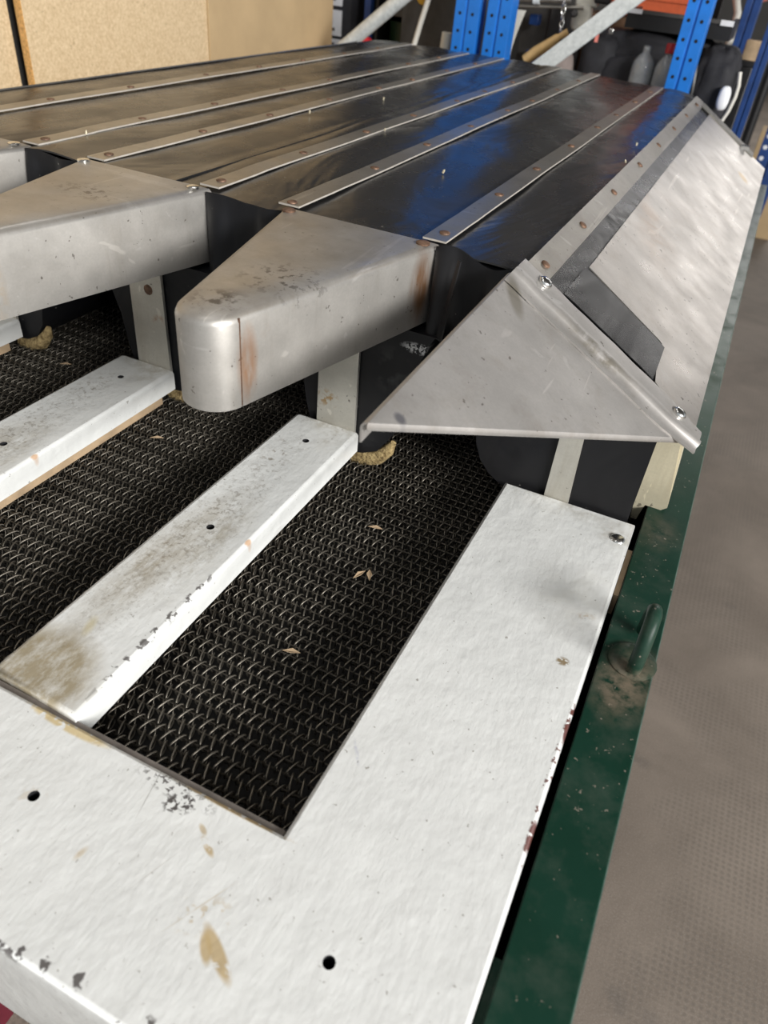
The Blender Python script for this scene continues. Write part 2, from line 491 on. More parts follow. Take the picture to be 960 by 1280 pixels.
def build(name, mb, mats, parent=None, base=None, smooth=35, bevel=0., bseg=2, label=None, recalc=True, thick=0., subsurf=0):
    """link the collected layout-space geometry as one mesh object"""
    if parent is not None:
        org = ORIG[parent.name] if parent.name in ORIG else parent.location.copy()
    else:
        org = W(base) if base is not None else sum((W(v) for v in mb.v), Vector()) / len(mb.v)
    me = bpy.data.meshes.new(name)
    me.from_pydata([W(v) - org for v in mb.v], [], mb.f)
    mats = mats if isinstance(mats, (list, tuple)) else [mats]
    for m in mats:
        me.materials.append(m)
    if len(mats) > 1:
        me.polygons.foreach_set('material_index', mb.mi)
    if recalc:
        import bmesh
        bm = bmesh.new()
        bm.from_mesh(me)
        bmesh.ops.recalc_face_normals(bm, faces=bm.faces)
        bm.to_mesh(me)
        bm.free()
    if smooth:
        me.shade_smooth()
        me.set_sharp_from_angle(angle=math.radians(smooth))
    o = bpy.data.objects.new(name, me)
    COL.objects.link(o)
    if parent is not None:
        o.parent = parent
    else:
        o.location = org
    ORIG[o.name] = org
    if thick:
        md = o.modifiers.new('thickness', 'SOLIDIFY')
        md.thickness = thick * S
        md.offset = -1
        if len(mats) > 1:
            md.material_offset_rim = 1
        if smooth:
            md = o.modifiers.new('crisp_edges', 'EDGE_SPLIT')
            md.split_angle = math.radians(50)
    if bevel:
        md = o.modifiers.new('rounding', 'BEVEL')
        md.width = bevel * S
        md.segments = bseg
        md.limit_method = 'ANGLE'
        md.angle_limit = math.radians(40)
    if subsurf:
        md = o.modifiers.new('smoothing', 'SUBSURF')
        md.levels = md.render_levels = subsurf
    if label:
        o['label'] = label
    return o


def structure(o):
    o['kind'] = 'structure'
    return o


def inset(poly, d):
    n = len(poly)
    out = []
    for i in range(n):
        p, a, b = Vector(poly[i]), Vector(poly[i - 1]), Vector(poly[(i + 1) % n])
        e1, e2 = (p - a).normalized(), (b - p).normalized()
        n1, n2 = Vector((-e1.y, e1.x)), Vector((-e2.y, e2.x))
        k = n1 + n2
        k = k * (d * 2 / max(k.length_squared, .2))
        out.append(p + k * 1.0 if True else p)
    return [tuple(q) for q in out]


def plate(mb, outer, holes, z0, z1, bev=.008, mi=0, hmi=1):
    """flat board with rounded top edge and drilled round holes; outer is counter-clockwise"""
    n = len(outer)
    rings = [(0, z0), (0, z1 - bev), (bev * .3, z1 - bev * .3), (bev, z1)]
    vs, fs = [], []
    for d, z in rings:
        for q in inset(outer, d):
            vs.append((q[0], q[1], z))
    for k in range(3):
        fs += [(k * n + i, k * n + (i + 1) % n, (k + 1) * n + (i + 1) % n, (k + 1) * n + i) for i in range(n)]
    mb.add(vs, fs, mi)
    top = [Vector((q[0], q[1], 0)) for q in inset(outer, bev)]
    loops = [top]
    for (cx, cy, r) in holes:
        loops.append([Vector((cx + r * math.cos(a * math.pi / 8), cy + r * math.sin(a * math.pi / 8), 0)) for a in range(16)][::-1])
    flat = [v for l in loops for v in l]
    tri = tessellate_polygon(loops)
    mb.add([(v.x, v.y, z1) for v in flat], [tuple(x) for x in tri], mi)
    mb.add([(q[0], q[1], z0) for q in outer], [tuple(range(n))[::-1]], mi)
    for l in loops[1:]:
        m = len(l)
        mb.add([(v.x, v.y, z1) for v in l] + [(v.x, v.y, z0 + .003) for v in l],
               [(i, (i + 1) % m, (i + 1) % m + m, i + m) for i in range(m)] + [tuple(range(m, 2 * m))], hmi)


CXM = -1.328                     # the machine's middle line
def mir(x):
    return 2 * CXM - x


# ------------------------------------------------------------------ setting
fz = -1.7
structure(build('floor', MB().box(-8, 14, -10, 28, fz - .2, fz), MT['floor'], base=(0, 5, fz), smooth=0))
structure(build('ceiling', MB().box(-8, 14, -2, 28, 5.3, 5.5), MT['ceiling'], base=(0, 5, 5.4), smooth=0))
structure(build('wall_left', MB().box(-3.42, -3.26, -6, 5.62, fz, 5.3), MT['wall'], smooth=0))
structure(build('wall_back', MB().box(-8, -.62, 7.5, 7.7, fz, 5.3), MT['wall'], smooth=0))
structure(build('wall_far', MB().box(-8, 14, 28, 28.3, fz, 5.3), MT['wall'], smooth=0))

# ------------------------------------------------------------------ table frame with green rails
table = empty('table_frame', (CXM, 2.6, fz), 'green painted steel table frame carrying the white slotted board and hood', 'machine table')
for m in (0, 1):
    X = (lambda x: mir(x)) if m else (lambda x: x)
    prof = [(X(.052), 0), (X(.147), 0), (X(.147), -.14), (X(.138), -.14), (X(.138), -.010), (X(.052), -.010)]
    rail = build('side_rail', MB().prism(prof, 1, -.05, 5.1 if m else 5.31), MT['green'], table, bevel=.002, smooth=0)
    build('worn_edge', MB().box(min(X(.1465), X(.1485)), max(X(.1465), X(.1485)), -.05, 5.1 if m else 5.31, -.012, -.002), MT['green_edge'], rail, smooth=0, label='pale worn outer edge of the green rail')
    if not m:
        lug = MB()
        lug.tube([(.112, 1.052 - .052 * math.cos(a), .012 + .092 * max(0, math.sin(a))) for a in [math.pi * i / 16 for i in range(17)]], .0135, 12)
        build('lifting_lug', lug, MT['green'], rail, smooth=60, label='bent rod lifting eye on the green rail')
        for yy in (1.0, 1.104):
            pass
        build('lug_collar', MB().lathe((.108, 1.03, -.001), [(.044, 0), (.044, .004), (.038, .008), (.02, .008)], 20), MT['green'], rail, smooth=40)
    for y in (.35, 4.9):
        build('leg', MB().box(min(X(.04), X(.13)), max(X(.04), X(.13)), y, y + .1, fz, -.012), MT['green'], table, bevel=.004)
build('cross_rail', MB().box(mir(.05), .05, .40, .44, -.42, -.22), MT['green'], table)
build('cross_rail', MB().box(mir(.05), .05, 5.0, 5.06, -.30, -.16), MT['green'], table)
build('under_tray', MB().box(mir(.136), .136, .185, 5.0, -.16, -.145), MT['pit'], table, smooth=0)
build('packing_strip', MB().box(.041, .051, 1.2, 1.36, -.06, -.008), MT['batten'], table, label='brown wooden packer in the gap beside the board')

# ------------------------------------------------------------------ white slotted board
board = empty('slotted_board', (CXM, .3, -.055), 'white painted board with long slots above the wire belt, front of machine', 'board')
xr, xl = .040, mir(.040)
outer = [(xl, .172), (xr, .172), (xr, 1.449), (-.271, 1.447), (-.276, .455), (mir(-.276), .455), (mir(-.271), 1.447), (xl, 1.449)]
mb = MB()
HR = .0085
plate(mb, outer, [(-.615, .337, HR), (-.141, .341, HR), (-1.1, .339, HR), (-1.57, .339, HR), (-2.04, .339, HR), (mir(-.141), .341, HR)], -.055, 0, .007)
build('board_panel', mb, [MT['white_board'], MT['hole']], board, smooth=50)
build('front_apron', MB().box(xl, xr - .002, .176, .215, -.345, -.056), MT['white_board'], board, bevel=.004)
build('slot_edge_strip', MB().box(mir(-.28), -.28, .456, .466, -.05, -.012), MT['edge'], board, label='dark steel edge strip lining the slot front')
scr = build('panel_screw', MB().lathe((.013, 1.374, 0), [(.0165, 0), (.0155, .002), (.011, .005), (.005, .006)], 20), MT['bright'], board, smooth=60, label='domed bright screw at the board corner')
build('screw_socket', MB().lathe((.0135, 1.379, .0045), [(.0045, 0), (.0045, .0012)], 8), MT['hole'], scr)
build('panel_screw', MB().lathe((mir(.013), 1.374, 0), [(.017, 0), (.0165, .003), (.012, .007), (.005, .0085)], 20), MT['bright'], board, smooth=60)
for i, cx in enumerate(SX):
    h = .0905
    o = [(cx - h, .472), (cx + h + .004, .462), (cx + h, 1.444), (cx + h - .008, 1.45), (cx - h + .01, 1.448), (cx - h, 1.44)]
    mb = MB()
    plate(mb, o, [(cx - .003, 1.340 if i < 2 else 1.34, HR), (cx - .003, .949, HR), (cx - .003, .56, HR) if i else (cx, .70, .0001)], -.055, 0, .009)
    sl = build('slat', mb, [MT['slats'][i], MT['hole']], board, smooth=50)
    ins = .012 if i else .05
    build('batten', MB().box(cx - h + ins, cx + h - ins, .5, 1.40, -.086, -.055), MT['batten'], sl)

# ------------------------------------------------------------------ wire mesh belt (balanced weave: left and right hand spirals in turn)
belt = empty('wire_mesh_belt', (CXM, 2.0, -.1), 'dark woven wire conveyor belt seen through the slots of white board', 'wire belt')
PX, PY = .0217, .02435
rowx0, rowx1 = mir(.03), .03
npitch = int((rowx1 - rowx0) / PX)


def spiral(hand):
    """flattened wire helix along X, three-sided wire"""
    mb = MB()
    st = 12
    pts = []
    for k in range(npitch * st + 1):
        th = 2 * math.pi * k / st
        s_ = math.sin(th)
        # top half runs at a slant, bottom half returns below
        fr = (k % st) / st
        lin = -1 + 4 * fr if fr < .5 else 3 - 4 * fr
        y = (.75 * lin - .25 * math.cos(th)) * .0155
        z = .0048 * s_ ** .6 if s_ > 1e-6 else -.030 * abs(s_) ** .6
        pts.append(Vector(((k / st) * PX, hand * y, z)))
    r, seg = .00185, 4
    vs = []
    n = len(pts)
    for i, p in enumerate(pts):
        d = (pts[min(i + 1, n - 1)] - pts[max(i - 1, 0)]).normalized()
        a = d.cross(Vector((1, 0, 0))).normalized()
        b = d.cross(a)
        for k in range(seg):
            an = 2 * math.pi * (k + .5) / seg
            vs.append(p + a * (math.cos(an) * r) + b * (math.sin(an) * r))
    fs = [(i * seg + k, i * seg + (k + 1) % seg, (i + 1) * seg + (k + 1) % seg, (i + 1) * seg + k) for i in range(n - 1) for k in range(seg)]
    me = bpy.data.meshes.new('wire_spiral')
    me.from_pydata([v * S for v in vs], [], fs)
    me.materials.append(MT['wire'])
    me.shade_smooth()
    return me


sp = (spiral(1), spiral(-1))
rodm = bpy.data.meshes.new('cross_rod')
mb = MB().tube([(0, 0, 0), ((rowx1 - rowx0) * S, 0, 0)], .0017 * S, 4)
rodm.from_pydata(mb.v, [], mb.f)
rodm.materials.append(MT['rod'])
bx = -.337 - PX * (int((-.337 - rowx0) / PX)) - PX * .25     # top segments centred at a quarter pitch
for r in range(-3, 96):
    y = .529 + r * PY
    even = r % 2 == 0
    o = bpy.data.objects.new('wire_spiral', sp[1] if even else sp[0])
    COL.objects.link(o)
    o.parent = belt
    o.location = W((bx + (0 if even else PX * .5), y, -.0935)) - belt.location
    o = bpy.data.objects.new('cross_rod', rodm)
    COL.objects.link(o)
    o.parent = belt
    o.location = W((rowx0, y + PY / 2, -.1005)) - belt.location
husk = MB()
for (hx, hy, a) in ((-.475, .805, .3), (-.46, 1.06, 1.2), (-.50, 1.22, .2), (-1.15, 1.25, .5), (-.44, 1.07, 2.), (-1.62, 1.42, .4)):
    q = Matrix.Rotation(a, 3, 'Z')
    husk.add([Vector((hx, hy, -.083)) + q @ Vector(v) for v in ((-.017, 0, 0), (0, -.006, .004), (.018, 0, .001), (.002, .007, .003))], [(0, 1, 2), (0, 2, 3)])
hk = build('crumbs', husk, MT['batten'], None, base=(-.48, 1.0, -.085), thick=.001)
hk['kind'] = 'stuff'
tag(hk, 'few pale dry husks lying on the dark wire belt', 'crumbs')

# ------------------------------------------------------------------ hood
H = .475
hood = empty('metal_capped_hood', (CXM, 3.0, 0), 'long black tarpaulin hood with steel strips and three blunt steel noses', 'hood')


def yb(x):
    x = min(x, -.35)
    return 4.82 if x < -.95 else 4.82 + (x + .95) / .6 * (4.60 - 4.82)


def sag(x, y):
    n = mnoise.noise(Vector((x * 2.2, y * .8, 3.3)))
    n2 = mnoise.noise(Vector((x * 7 + y * 1.5, y * 2.2 - x * 2, 1.7)))
    return .010 * n + .007 * n2


ST = [(-2.105, -2.05), (-1.745, -1.69), (-1.525, -1.47), (-1.180, -1.125), (-.955, -.90), (-.588, -.533)]
edges = [-2.31] + [.5 * (a + b) for a, b in ST[:3]] + [-1.262] + [.5 * (a + b) for a, b in ST[3:]] + [-.351]
edges.sort()
for i in range(len(edges) - 1):
    a, b = edges[i], edges[i + 1]
    lap = .014 if abs(b + 1.262) < 1e-6 else 0
    def fn(u, v, a=a, b=b, lap=lap):
        x = a + (b - a + lap) * u
        y = 1.50 + (yb(x) - 1.50) * v
        dome = .006 * math.sin(math.pi * u)
        d = sag(x, y) * (math.sin(math.pi * u) ** .5 if 0 < u < 1 else 0)
        return (x, y, H + dome + d + (.004 if lap and u > .9 else 0) - (.004 if i and u == 0 and abs(a + 1.262) < 1e-6 else 0))
    build('top_panel', MB().grid(fn, 16, 90), MT['tarp'], hood, smooth=70, thick=.004, recalc=False)


def rivet(mb_c, axis=(0, 0, 1), r=.0125):
    return MB().lathe(mb_c, [(r, -.003), (r, .001), (r * .8, .0025), (r * .35, .0035)], 10, Vector(axis))


RY = [1.57, 1.965, 2.362, 2.782, 3.19, 3.55, 3.977, 4.39]
random.seed(3)
for (a, b) in ST:
    ye = yb(b) - .005
    def fn(u, v, a=a, b=b, ye=ye):
        y = 1.535 + (ye - 1.535) * v
        wob = .004 * mnoise.noise(Vector((a * 5, y * 2.3, 0)))
        return (a + (b - a) * u + wob, y, H + .0105 + .003 * mnoise.noise(Vector((a * 9, y * 1.6, 5.))) * (1 if y > 1.7 else 0) + .0)
    s = build('top_strip', MB().grid(fn, 2, 60), [MT['strip'], MT['lit_edge']], hood, smooth=60, thick=.0042, recalc=False)
    for y in RY:
        if y < ye - .05:
            build('rivet', rivet((.5 * (a + b) + random.uniform(-.004, .004), y + random.uniform(-.02, .02), H + .0115)), MT['rivet'], s, smooth=60)

# bevelled sides, right one in view
XR, XB, ZB = -.351, .082, .224
bn = Vector((H - ZB, 0, XB - XR)).normalized()


def bev(t_, y, off=0., m=0):
    p = Vector((XR + (XB - XR) * t_, y, H + (ZB - H) * t_)) + bn * off
    if m:
        p.x = mir(p.x)
    return p


for m in (0, 1):
    g = MB().grid(lambda u, v: bev(u, 1.47 + (yb(-.35) - .02 - .12 * u - 1.47) * v, .001 + .004 * mnoise.noise(Vector((u * 4, v * 9, 2))) * math.sin(math.pi * u), m), 14, 60)
    build('side_panel', g, MT['tarp'], hood, smooth=70, recalc=False)
    ye = yb(-.35) - .03
    g = MB().grid(lambda u, v: bev(-.004 + .118 * u, 1.535 + (ye - 1.535) * v, .007 + .0015 * mnoise.noise(Vector((1, v * 7, 0))), m), 2, 40)
    s = build('ridge_strip', g, MT['strip'], hood, smooth=60, thick=.005 * (1 if not m else -1), recalc=False)
    for y in (1.60, 1.95, 2.34, 2.77, 3.17, 3.58, 3.98, 4.38):
        c = bev(.058, y, .0085, m)
        ax = bn.copy()
        if m:
            ax.x = -ax.x
        build('rivet', rivet(c, ax, .011), MT['rivet'], s, smooth=60)
    pl = [(.215, 1.775), (.705, 1.75), (.735, 1.56), (1.0, 1.50), (1.0, 4.48), (.24, 4.46)]
    q = MB()
    k = [bev(a, b, .010, m) for a, b in pl]
    k2 = [bev(a, b, .004, m) for a, b in pl]
    # plate with a slightly dented surface
    def fn(u, v):
        y0 = 1.5 + .27 * (1 - u) ** .6
        t0, t1 = .215, 1.0
        tt = t0 + (t1 - t0) * u
        ys = 1.775 - (tt - .215) * .05 if tt < .705 else (1.75 - (tt - .705) / .03 * .19 if tt < .735 else 1.56 - (tt - .735) / .265 * .06)
        y = ys + (4.47 - ys) * v
        return bev(tt, y, .006 + .0035 * mnoise.noise(Vector((tt * 3, y * 1.4, 7))) * math.sin(math.pi * u) * math.sin(math.pi * min(1, v * 1.0)), m)
    build('side_plate', MB().grid(fn, 40, 60), MT['bevel'], hood, smooth=60, thick=.003 * (1 if not m else -1), recalc=False)
    # dark tarpaulin patch left bare at the front end of the plate
    q = MB().grid(lambda u, v: bev(.20 + .53 * u, 1.56 + (.2 if u < .9 else .2) * v * (1 - .1 * u), .0075 if .01 < u < .99 else .006, m), 8, 4)
    build('tarpaulin_patch', q, MT['tarp'], hood, smooth=60, recalc=False, thick=.002 * (1 if not m else -1))
    g = MB().grid(lambda u, v: bev(.10 + .72 * u, 4.45 + .12 * v - .02 * u, .012 - .006 * abs(v - .4), m), 10, 4)
    rf = build('rear_flap', g, MT['dull'], hood, smooth=60, recalc=False, thick=.004 * (1 if not m else -1))
    build('clip', MB().box(*(sorted((bev(.72, 4.44, 0, m).x - .02, bev(.72, 4.44, 0, m).x + .02))), 4.40, 4.45, bev(.72, 4.44).z + .012, bev(.72, 4.44).z + .028), MT['bright'], rf)
    # front corner plate: half nose, folded lip on its inner edge, flange riding up onto the bevel
    A, B, C = Vector((-.358, 1.462, H + .006)), Vector((-.361, .815, .457)), Vector((.086, 1.485, ZB + .004))
    if m:
        for w in (A, B, C):
            w.x = mir(w.x)
    nn = (B - A).cross(C - A).normalized()
    if nn.z < 0:
        nn = -nn
    tri = MB().grid(lambda u, v: (A + (B - A) * v + (C - A) * u * (1 - v) + nn * (.006 * math.sin(math.pi * min(1, u * 1.0)) * (1 - v) * v * 2)), 14, 14)
    cp = build('corner_plate', tri, MT['corner'], hood, smooth=50, recalc=True, thick=.006)
    lip = MB()
    sx = 1 if m else -1
    lip.grid(lambda u, v: (A + (B - A) * v + Vector((sx * .012 * math.sin(u * 1.9), 0, -.012 + .012 * math.cos(u * 1.9) - (.02 * max(0, u - .8) / .2)))), 8, 6)
    build('folded_lip', lip, MT['corner'], cp, smooth=60, thick=.003)
    lip2 = MB().grid(lambda u, v: B + (C - B) * v + Vector((0, .002 * u, -.014 * u)) - Vector((0, .004 * math.sin(math.pi * u), 0)), 3, 8)
    build('lower_lip', lip2, MT['corner'], cp, smooth=60, thick=.003)
    prof = [(-.075, .006), (-.05, .0075), (-.036, .017), (-.022, .018), (-.006, .011), (.012, .012), (.03, .0125), (.052, .011)]
    def fl(u, v):
        k_ = u * (len(prof) - 1)
        i_ = min(int(k_), len(prof) - 2)
        f2 = k_ - i_
        dy = prof[i_][0] + (prof[i_ + 1][0] - prof[i_][0]) * f2
        dz = prof[i_][1] + (prof[i_ + 1][1] - prof[i_][1]) * f2
        return bev(-.02 + 1.045 * v, 1.487 + dy * (.45 + .55 * min(1, (1 - v) * 3 + .45)), dz + .002 * mnoise.noise(Vector((v * 9, u * 2, 0))), m)
    fo = build('corner_flange', MB().grid(fl, 14, 30), MT['corner'], hood, smooth=50, recalc=True, thick=.004)
    for (t_, y) in ((.108, 1.512), (.892, 1.505)):
        ax = bn.copy()
        if m:
            ax.x = -ax.x
        s_ = build('flange_screw', MB().lathe(bev(t_, y, .016, m), [(.0155, -.004), (.0155, .002), (.011, .006), (.004, .007)], 16, ax), MT['bright'], fo, smooth=50)
    # cream side plate standing on the rail
    po = [(.006, .21), (.0665, .228), (.0705, .17), (.0935, .012), (.082, .001), (.046, .001), (.044, -.005), (.038, -.045), (.024, -.045), (.012, .1)]
    po = [(mir(a) if m else a, b) for a, b in po]
    sw = build('side_wall', MB().prism(po, 1, 1.535, 1.545), MT['cream'], hood, smooth=0)
    wl = MB().prism([(mir(a) if m else a, b) for a, b in ((.064, .223), (.070, .223), (.0935, .012), (.0875, .012))], 1, 1.545, 4.46)
    build('outer_plate', wl, MT['cream'], sw, smooth=0)

# rubber columns standing behind the slats, with steel strips on their fronts
def column(cl, cr, y1=4.55):
    """front outline (x, z): left wall, rounded foot, right wall"""
    return cl + cr


col_out = [
    [(-.500, .30), (-.440, .27), (-.405, .2), (-.372, .12), (-.362, .07), (-.345, .03), (-.318, .0), (-.27, -.03), (-.2, -.06), (.02, -.06), (.02, .21), (-.05, .30)],
    [(-1.00, .30), (-.93, .29), (-.872, .22), (-.838, .12), (-.826, .04), (-.81, -.02), (-.78, -.06), (-.70, -.072), (-.66, -.068), (-.615, -.045), (-.585, .0), (-.572, .06), (-.560, .12), (-.54, .2), (-.51, .28), (-.50, .30)],
]
c1 = col_out[1]
col_out.append([(x - .574, z) for x, z in c1])
col_out.append([(x - 1.14, z) for x, z in c1])
col_out.append([(mir(x), z) for x, z in col_out[0]][::-1])
stripx = [(-.178, -.121, -.150), (-.786, -.676, None), (-1.358, -1.249, None), (-1.925, -1.815, None), (mir(-.121), mir(-.178), None)]
for i, po in enumerate(col_out):
    c = build('rubber_column', MB().prism(po, 1, 1.458, 4.5), MT['rubber'], hood, smooth=45)
    a, b, _ = stripx[i]
    if i == 0:
        mb = MB().prism([(-.176, -.02), (-.117, -.02), (-.128, .25), (-.176, .25)], 1, 1.447, 1.455)
    else:
        mb = MB().prism([(a, -.02), (b, -.02), (b - .003, .306), (a + .002, .306)], 1, 1.444, 1.454)
    s = build('column_strip', mb, MT['pale_steel'], c, smooth=0, bevel=.0015)
    if i == 2:
        build('rivet', rivet((-1.295, 1.444, .218), (0, -1, 0), .014), MT['rivet'], c, smooth=60)
    if 0 < i < 4:
        d = (0, 0, -.574, -1.14)[i]
        mb = MB()
        pth = [(-.70, -.084), (-.655, -.080), (-.615, -.064), (-.588, -.034), (-.576, -.008)]
        mb.tube([(x + d, 1.470, z - .004) for x, z in pth], [.020, .023, .023, .017, .008], 8)
        build('burlap_edging', mb, MT['burlap'], c, smooth=60, label='frayed tan burlap lining at the column foot')
        build('burlap_tab', MB().prism([(-.85 + d, -.085), (-.79 + d, -.085), (-.805 + d, -.04), (-.838 + d, -.035)], 1, 1.452, 1.458), MT['burlap'], c, smooth=0)

# gathered front curtains between the noses
def curtain(x0, x1, phase, zb=.285):
    def fn(u, v):
        x = x0 + (x1 - x0) * u
        f = math.sin(u * 2 * math.pi * 1.5 + phase) * (1 if u not in (0, 1) else 0)
        top = .014 * math.sin(u * math.pi * 2 + .4) * (1 - v) * (1 if x0 > -.6 else .3)
        return (x, 1.497 - .012 * f * v - .02 * max(0, f) * v ** .5, H + .004 + top - (H - zb) * v)
    return MB().grid(fn, 24, 10)


for (x0, x1, ph) in ((-.54, -.352, .5), (-1.135, -.925, 0.), (-1.70, -1.52, 1.), (-2.31, -2.08, 0.)):
    build('front_curtain', curtain(x0, x1, ph), MT['rubber'], hood, smooth=70, thick=.003)
build('front_backing', MB().box(-2.31, -.351, 1.515, 1.525, .28, H - .012), MT['rubber'], hood, smooth=0)
build('fold_flap', MB().add([(-.478, 1.475, H + .002), (-.50, 1.468, .3), (-.482, 1.452, .3), (-.470, 1.47, H)], [(0, 1, 2, 3)]), MT['rubber'], hood, thick=.003, smooth=0)

# three blunt steel noses
def nose(cx, hw=.196, yb_=1.522, yt=.905, r=.062, z0=.312):
    c = Vector((cx, yt + r))
    def tangent(sgn):
        p = Vector((cx + sgn * hw, yb_))
        d = p - c
        L = d.length
        al = math.acos(r / L)
        base = math.atan2(d.y, d.x)
        return base - sgn * al
    a1, a0 = tangent(1), tangent(-1)
    # go round the tip clockwise from right tangent to left tangent through -90 deg
    while a1 > 0:
        a1 -= 2 * math.pi
    while a0 > a1:
        a0 -= 2 * math.pi
    arc = [(c.x + r * math.cos(a1 + (a0 - a1) * k / 20), c.y + r * math.sin(a1 + (a0 - a1) * k / 20)) for k in range(21)]
    poly = [(cx + hw, yb_)] + arc + [(cx - hw, yb_)]
    return poly[::-1]


for cx in FX:
    po = nose(cx)
    mb = MB()
    n = len(po)
    top = H + .012
    rings = [(0, .312), (0, top - .016), (.0047, top - .0047), (.016, top)]
    for d, z in rings:
        mb.add([(q[0], q[1], z) for q in inset(po, d)], [])
    for k in range(3):
        mb.f += [(k * n + i, k * n + (i + 1) % n, (k + 1) * n + (i + 1) % n, (k + 1) * n + i) for i in range(n)]
    mb.f.append(tuple(3 * n + i for i in range(n)))
    mb.f.append(tuple(range(n))[::-1])
    mb.mi = [0] * len(mb.f)
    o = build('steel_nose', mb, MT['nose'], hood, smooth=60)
    if cx == FX[0]:
        o['label'] = 'nearest steel nose with rust streaks down its weld'
    for sx in (-1, 1):
        m_ = MT['rivet'] if cx == FX[0] else MT['bright']
        build('rivet', rivet((cx + sx * .166, 1.487, top + .002), (0, 0, 1), .0155), m_, o, smooth=60)
    # welded seam down the rounded tip
    build('weld_seam', MB().tube([(cx + .0600, .957, .315), (cx + .0600, .957, top - .008)], .0022, 6), MT['rivet'], o, smooth=60)

bits = MB()
random.seed(11)
for k in range(7):
    x, y = random.choice([-.75, -1.05, -1.35, -.45, -1.6]) + random.uniform(-.1, .1), random.uniform(1.65, 3.2)
    r = random.uniform(.0016, .003)
    bits.lathe((x, y, H + .014), [(r, -.004), (r * 1.1, .003), (r * .4, .007)], 5, (random.uniform(-.4, .4), random.uniform(-.4, .4), 1))
bt = build('dry_flecks', bits, MT['cream'], None, base=(-1.0, 2.4, H), smooth=0)
bt['kind'] = 'stuff'
tag(bt, 'tiny pale flecks scattered on the black tarpaulin top', 'crumbs')

# ------------------------------------------------------------------ chipboard sheets on the left
def leaning(name, y0, y1, x, th, z1, m, me_, label, cat='board', grp=None):
    mb = MB().box(x - th, x, y0, y1, fz, z1)
    mb.mi = [0, 0, 1, 1, 0, 0]
    return tag(build(name, mb, [m, me_], None, base=(x, y0, fz), smooth=0, bevel=.002), label, cat, grp)


leaning('chipboard_sheet', .6, 2.83, -3.15, .05, 2.3, MT['chip'], MT['chip_edge'], 'chipboard sheet left of the dark gap, partly out of frame')
leaning('chipboard_sheet', 2.862, 5.66, -3.10, .045, 2.4, MT['chip'], MT['chip_edge'], 'large tan chipboard sheet right of the dark gap with orange sawn edge')
leaning('cardboard_sheet', 4.20, 5.70, -3.085, .012, 2.2, MT['card'], MT['card'], 'brown cardboard sheet against the far end of the chipboard', 'cardboard')

# ------------------------------------------------------------------ pallet rack behind
SH = .17
def upright(x0, x1, y, label, cat='rack post', mat_=None, hole_step=.092, z1=2.9, dep=.12, z_off=0., grp=None, holes=True):
    r = empty('rack_upright', (.5 * (x0 + x1), y, fz), label, cat, grp)
    w = x1 - x0
    mt = mat_ or MT['blue']
    # folded channel: two faces either side of a groove
    g = .06 * w
    mid = x0 + .47 * w
    po = [(x0, y), (mid - g, y), (mid - g * .6, y + .012), (mid + g * .6, y + .012), (mid + g, y), (x1, y), (x1, y + dep), (x1 - .012, y + dep), (x1 - .012, y + .014), (x0 + .012, y + .014), (x0 + .012, y + dep), (x0, y + dep)]
    build('post', MB().prism(po, 2, fz + .02, z1), mt, r, smooth=0, bevel=.003)
    build('foot_plate', MB().box(x0 - .003, x1 + .003, y - .04, y + dep + .04, fz, fz + .02), mt, r, smooth=0)
    if holes:
        for k in range(9):
            z = .35 + z_off + k * hole_step
            for (fx, dz) in ((.22, 0), (.74, 0)):
                cx = x0 + fx * w
                build('slot_hole', MB().lathe((cx, y - .0005, z + dz), [(.0095, -.004), (.0095, .0012)], 10, (0, -1, 0)), MT['hole'], r, smooth=0)
    return r


upright(-.592, -.455, 5.2, 'bright blue perforated rack upright in front of the black bag', z_off=.135)
upright(-1.955, -1.795, 5.2, 'left one of the paired blue perforated rack uprights', z_off=.02)
upright(-1.745, -1.590, 5.2, 'right one of the paired blue perforated rack uprights', z_off=.03)
upright(-.375, -.275, 6.6, 'dark blue rack upright behind the black bag, beside the wood block', mat_=MT['dark_blue'], holes=False)
upright(-.175, -.105, 6.0, 'dark blue rack upright right of the wood block, above hood corner', mat_=MT['dark_blue'], holes=False, dep=.1)
u = upright(.05, .25, 7.5, 'dark blue perforated rack upright at the right picture edge', mat_=MT['dark_blue'], holes=False)
for k in range(9):
    build('slot_hole', MB().lathe((.085, 7.4995, -.22 + k * .085), [(.018, -.004), (.018, .0015)], 10, (0, -1, 0)), MT['label'], u, smooth=0)

shelf = empty('rack_shelf', (-2.0, 6.0, SH), 'rack shelf behind the hood carrying the black bag and bottles', 'shelf')
build('shelf_board', MB().box(-3.03, -.42, 5.335, 6.55, SH - .04, SH), MT['chip'], shelf, smooth=0)
build('beam', MB().box(-3.03, -.42, 5.322, 5.36, SH - .24, SH - .041), MT['dark_blue'], shelf, smooth=0)
build('beam', MB().box(-3.03, -.42, 6.50, 6.55, SH - .24, SH - .041), MT['dark_blue'], shelf, smooth=0)

# diagonal braces
tag(build('diagonal_brace', MB().tube([(-1.97, 5.34, 1.0), (-2.84, 5.34, .31), (-3.0, 5.34, .19)], .045, 14), MT['galv'], base=(-2.5, 5.3, .6), smooth=60),
    'round galvanised brace tube left of the paired blue uprights', 'brace')
d = Vector((-.919 + 1.354, 0, .817 - .437)).normalized()
nrm = Vector((-d.z, 0, d.x))
A0, A1 = Vector((-1.555, 5.27, .261)), Vector((-.63, 5.27, 1.07))
w = .048
br = MB()
po = [A0 + nrm * w, A1 + nrm * w, A1 - nrm * w, A0 - nrm * w]
br.prism([(p.x, p.z) for p in po], 1, 5.262, 5.30)
tag(build('diagonal_brace', br, MT['galv'], base=(-1.1, 5.28, .6), smooth=0, bevel=.004), 'flat galvanised brace bar between the blue uprights', 'brace')

